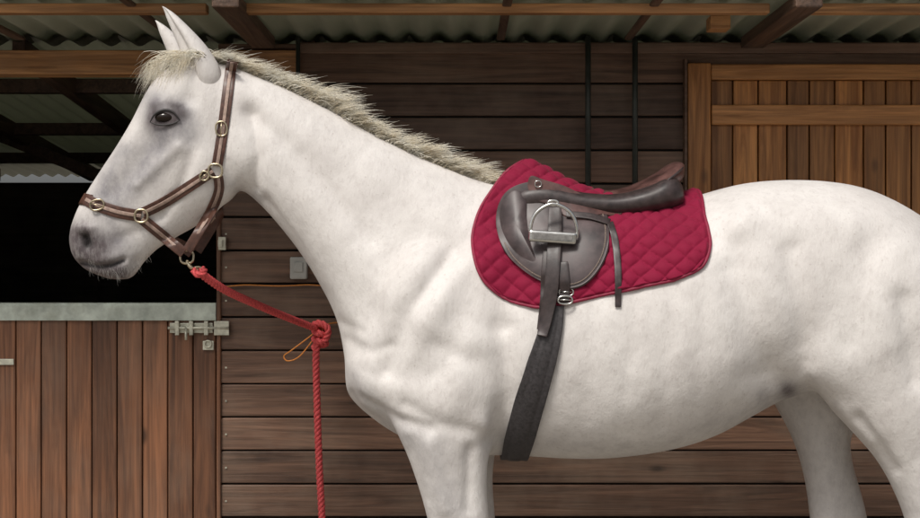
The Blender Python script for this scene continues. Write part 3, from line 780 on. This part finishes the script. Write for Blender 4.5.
x=-2.12; bw=.094; DY=WY+.004
while x<xd-.008:
    x2=min(x+bw,xd-.008)
    door.add(x+.0018,x2-.0018,DY+random.uniform(-.002,.001),DY+.022,.06,dz1); x=x2
door.make('lower_door',M['door'],stable,.0045)
gb=Boxes(); gb.add(-2.12,xd-.008,DY+.024,DY+.04,.06,dz1,.5); gb.make('door_backing',M['dark'],stable,0)
B=Boxes(); B.add(-2.12,xd-.006,DY-.010,DY+.050,dz1+.001,wz(303),.5); B.add(-2.12,xd-.006,DY-.013,DY-.0102,dz1-.002,wz(304.5),.5); B.make('steel_door_cap',M['galv'],stable,.003)
B=Boxes(); a=wx(170);b=wx(213); B.add(a,b,DY-.010,DY-.002,wz(333),wz(323)); B.add(wx(215),wx(230),WY-.022,WY-.012,wz(335),wz(321))
for k in (176,190,205): B.add(wx(k),wx(k+4),DY-.024,DY-.010,wz(335),wz(321))
B.add(wx(203),wx(214),DY-.010,DY-.002,wz(350),wz(341)); B.make('bolt_plate',M['bolt'],stable,.0015)
tube('bolt_rod',[W(168,328,DY-.018),W(200,328,DY-.018),W(229,328,DY-.026)],.0055,M['bolt'],stable)
tube('bolt_handle',[W(186,328,DY-.02),W(186,334,DY-.034),W(186,340,DY-.036)],.005,M['bolt'],stable)
torus('hasp_ring',W(208,344,DY-.014),(0,-1,0),.012,.003,M['bolt'],stable)
B=Boxes(); B.add(-2.12,wx(14),DY-.008,DY-.002,wz(365),wz(359)); B.add(wx(219.5),wx(227),WY-.026,WY-.0125,wz(250),wz(237)); B.add(wx(219.5),wx(224),WY-.032,WY-.0265,wz(247),wz(240)); B.make('hinge_plate',M['bolt'],stable,.0015)
# shutter
SYy=WY-.045
B=Boxes(); x=wx(711,SYy); i=0
while x<wx(688,SYy)+1.35:
    w_=.082+ .012*((i*7)%3); B.add(x+.0025,x+w_-.0025,SYy+.008+random.uniform(-.001,.001),SYy+.03,wz(330,SYy),wz(80,SYy)); x+=w_; i+=1
xe=x
B.make('shutter_boards',M['shut'],stable,.004)
B=Boxes(); B.add(wx(711,SYy),xe,SYy+.031,SYy+.040,wz(330,SYy),wz(80,SYy)); B.make('shutter_backing',M['dark'],stable,0)
B=Boxes(); B.add(wx(688,SYy),wx(711,SYy)-.001,SYy-.008,SYy+.034,wz(335,SYy),wz(63,SYy),.55); B.add(xe+.001,xe+.07,SYy-.008,SYy+.034,wz(335,SYy),wz(63,SYy),.5); B.make('shutter_stile',M['shut'],stable,.005)
B=Boxes(); B.add(wx(711,SYy),xe,SYy-.004,SYy+.034,wz(80,SYy)+.001,wz(64,SYy),.6); B.add(wx(711,SYy)+.001,xe-.001,SYy-.016,SYy+.0075,wz(125,SYy),wz(105,SYy),.85); B.add(wx(711,SYy)+.001,xe-.001,SYy-.016,SYy+.0075,wz(320,SYy),wz(300,SYy),.7); B.make('shutter_rail',M['shuth'],stable,.005)
B=Boxes(); B.add(wx(688,SYy)-.012,wx(688,SYy)-.001,SYy+.0,WY-.003,wz(335),wz(60),.3); B.make('shutter_trim',M['wall'],stable,.003)
# canopy
ZR=2.262
def corr(name,x0,x1,ya,yb_,za,zb,per=.085,amp=.012):
    nx=int((x1-x0)/per*10); v=[];f=[]
    for j,(yy,zz_) in enumerate(((ya,za),((ya+yb_)/2,(za+zb)/2),(yb_,zb))):
        for i in range(nx+1):
            xx_=x0+(x1-x0)*i/nx; v.append((xx_,yy,zz_+amp*math.sin(2*math.pi*xx_/per)))
    for j in range(2):
        for i in range(nx): k=j*(nx+1)+i; f.append((k,k+1,k+nx+2,k+nx+1))
    o=mesh(name,v,f,M['roof'],stable); s_=o.modifiers.new('s','SOLIDIFY'); s_.thickness=.003; return o
corr('canopy_sheet',-5,5,WY+.2,.06,ZR+.012,ZR+.022,.11,.012)
B=Boxes()
for xr,wdt in ((-2.524,.075),(-1.62,.04),(-1.05,.03),(-.724,.085),(.15,.03),(.62,.03),(1.077,.085),(1.9,.04),(2.6,.075),(3.9,.075)):
    B.add(xr-wdt/2,xr+wdt/2,.07,WY-.036,ZR-(.045 if wdt>.05 else .016),ZR-.003,.2+.6*random.random())
B.make('rafter',M['raft'],stable,.005)
B=Boxes(); xs=[-5,-2.60,-.76,1.04,2.5,5]
for a,b in zip(xs[:-1],xs[1:]): B.add(a+.05,b-.05,.215,.262,ZR-.035,ZR-.004,random.uniform(.5,.9))
B.add(wx(706,.5),wx(726,.5),.42,.50,ZR-.05,ZR-.004,.9)
B.make('purlin',M['beam'],stable,.004)
# interior
corr('stable_roof',-5,5,4.6,WY+.05,1.985,2.30,.085,.010)
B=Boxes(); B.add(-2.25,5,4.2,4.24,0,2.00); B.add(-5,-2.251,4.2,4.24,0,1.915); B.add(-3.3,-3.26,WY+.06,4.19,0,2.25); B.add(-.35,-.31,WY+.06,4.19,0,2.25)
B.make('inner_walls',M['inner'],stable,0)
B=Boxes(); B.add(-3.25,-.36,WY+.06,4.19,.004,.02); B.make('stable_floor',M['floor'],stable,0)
B=Boxes(); sl=math.atan((2.30-1.985)/(4.6-.95)); L_=3.2
for xr in (-2.9,-2.3,-1.7,-1.1,-.6):
    B.add(xr,xr+.05,2.6-L_/2,2.6+L_/2,2.06,2.14,.9,Matrix.Rotation(-sl,3,'X'))
B.make('inner_rafter',M['raft'],stable,.004)
B=Boxes()
for yy in (1.7,2.7,3.6):
    zq=2.30-(yy-.95)*(2.30-1.985)/3.65; B.add(-3.25,-.36,yy-.03,yy+.03,zq-.08,zq-.02,.3)
B.add(-2.75,-2.69,2.95,3.0,1.3,2.06,.5); B.add(-2.6,-1.6,2.9,2.95,1.93,1.99,.4,Matrix.Rotation(math.radians(22),3,'Y'))
B.make('truss_timber',M['raft'],stable,.004)
for nm,px,r,bot in (('metal_pipe',588,.0105,188),('metal_pipe',635,.0105,182),('metal_pipe',298,.008,66)):
    Y_=WY-.055
    tube(nm,[W(px,bot+40,Y_),W(px,100,Y_),(W(px,0,Y_).x,Y_,ZR-.005)],r,M['pipe'],None,12)
sb=empty('electrical_box'); B=Boxes(); B.add(wx(291),wx(308),WY-.035,WY-.001,wz(279),wz(257)); B.make('box_body',M['box'],sb,.006)
B=Boxes(); B.add(wx(295),wx(304),WY-.040,WY-.0355,wz(272),wz(262)); B.make('box_switch',M['box'],sb,.003)
tw=empty('baling_twine')
tube('twine_line',catmull([W(223,287,WY-.02),W(245,285,WY-.012),W(280,286,WY-.012),W(314,285,WY-.012),W(350,290,WY-.01)],6),.0022,M['twine'],tw,6)
tube('twine_loop',catmull([W(345,322,WY-.01),W(325,325,RY+.01),W(308,338,RY),W(292,350,RY-.01),W(284,356,RY),W(288,361,RY),W(300,356,RY),(W(316,336,RY)),W(326,327,RY)],6),.0024,M['twine'],tw,6)
g_=mesh('ground',[(-300,-300,0),(300,-300,0),(300,300,0),(-300,300,0)],[(0,1,2,3)],M['ground'],None,False)
# ------------------------------------------------------------------ camera / light
cam=bpy.data.cameras.new('camera'); cam.lens=36*4/(920/S); cam.sensor_width=36; cam.clip_end=1000
co_=bpy.data.objects.new('camera',cam); co_.location=CAM; co_.rotation_euler=(math.radians(90),0,0); link(co_); sc.camera=co_
w=bpy.data.worlds.new('World'); sc.world=w; w.use_nodes=True; nt=w.node_tree; bg=nt.nodes['Background']
sky=nt.nodes.new('ShaderNodeTexSky'); sky.sky_type='NISHITA'; sky.sun_disc=False; EL=54; AZ=210
sky.sun_elevation=math.radians(EL); sky.sun_rotation=math.radians(AZ); sky.dust_density=5; sky.air_density=1
hs=nt.nodes.new('ShaderNodeHueSaturation'); hs.inputs['Saturation'].default_value=.28
nt.links.new(sky.outputs[0],hs.inputs['Color']); nt.links.new(hs.outputs[0],bg.inputs[0]); bg.inputs[1].default_value=.102
sun=bpy.data.lights.new('sun','SUN'); sun.energy=2.25; sun.angle=math.radians(14); sun.color=(1,.95,.88)
so_=bpy.data.objects.new('sun',sun); link(so_)
d=Vector((math.sin(math.radians(AZ))*math.cos(math.radians(EL)),math.cos(math.radians(AZ))*math.cos(math.radians(EL)),math.sin(math.radians(EL))))
so_.rotation_euler=d.to_track_quat('Z','Y').to_euler()
sc.view_settings.view_transform='Standard'; sc.view_settings.look='None'; sc.view_settings.exposure=0
print('verts',nv)
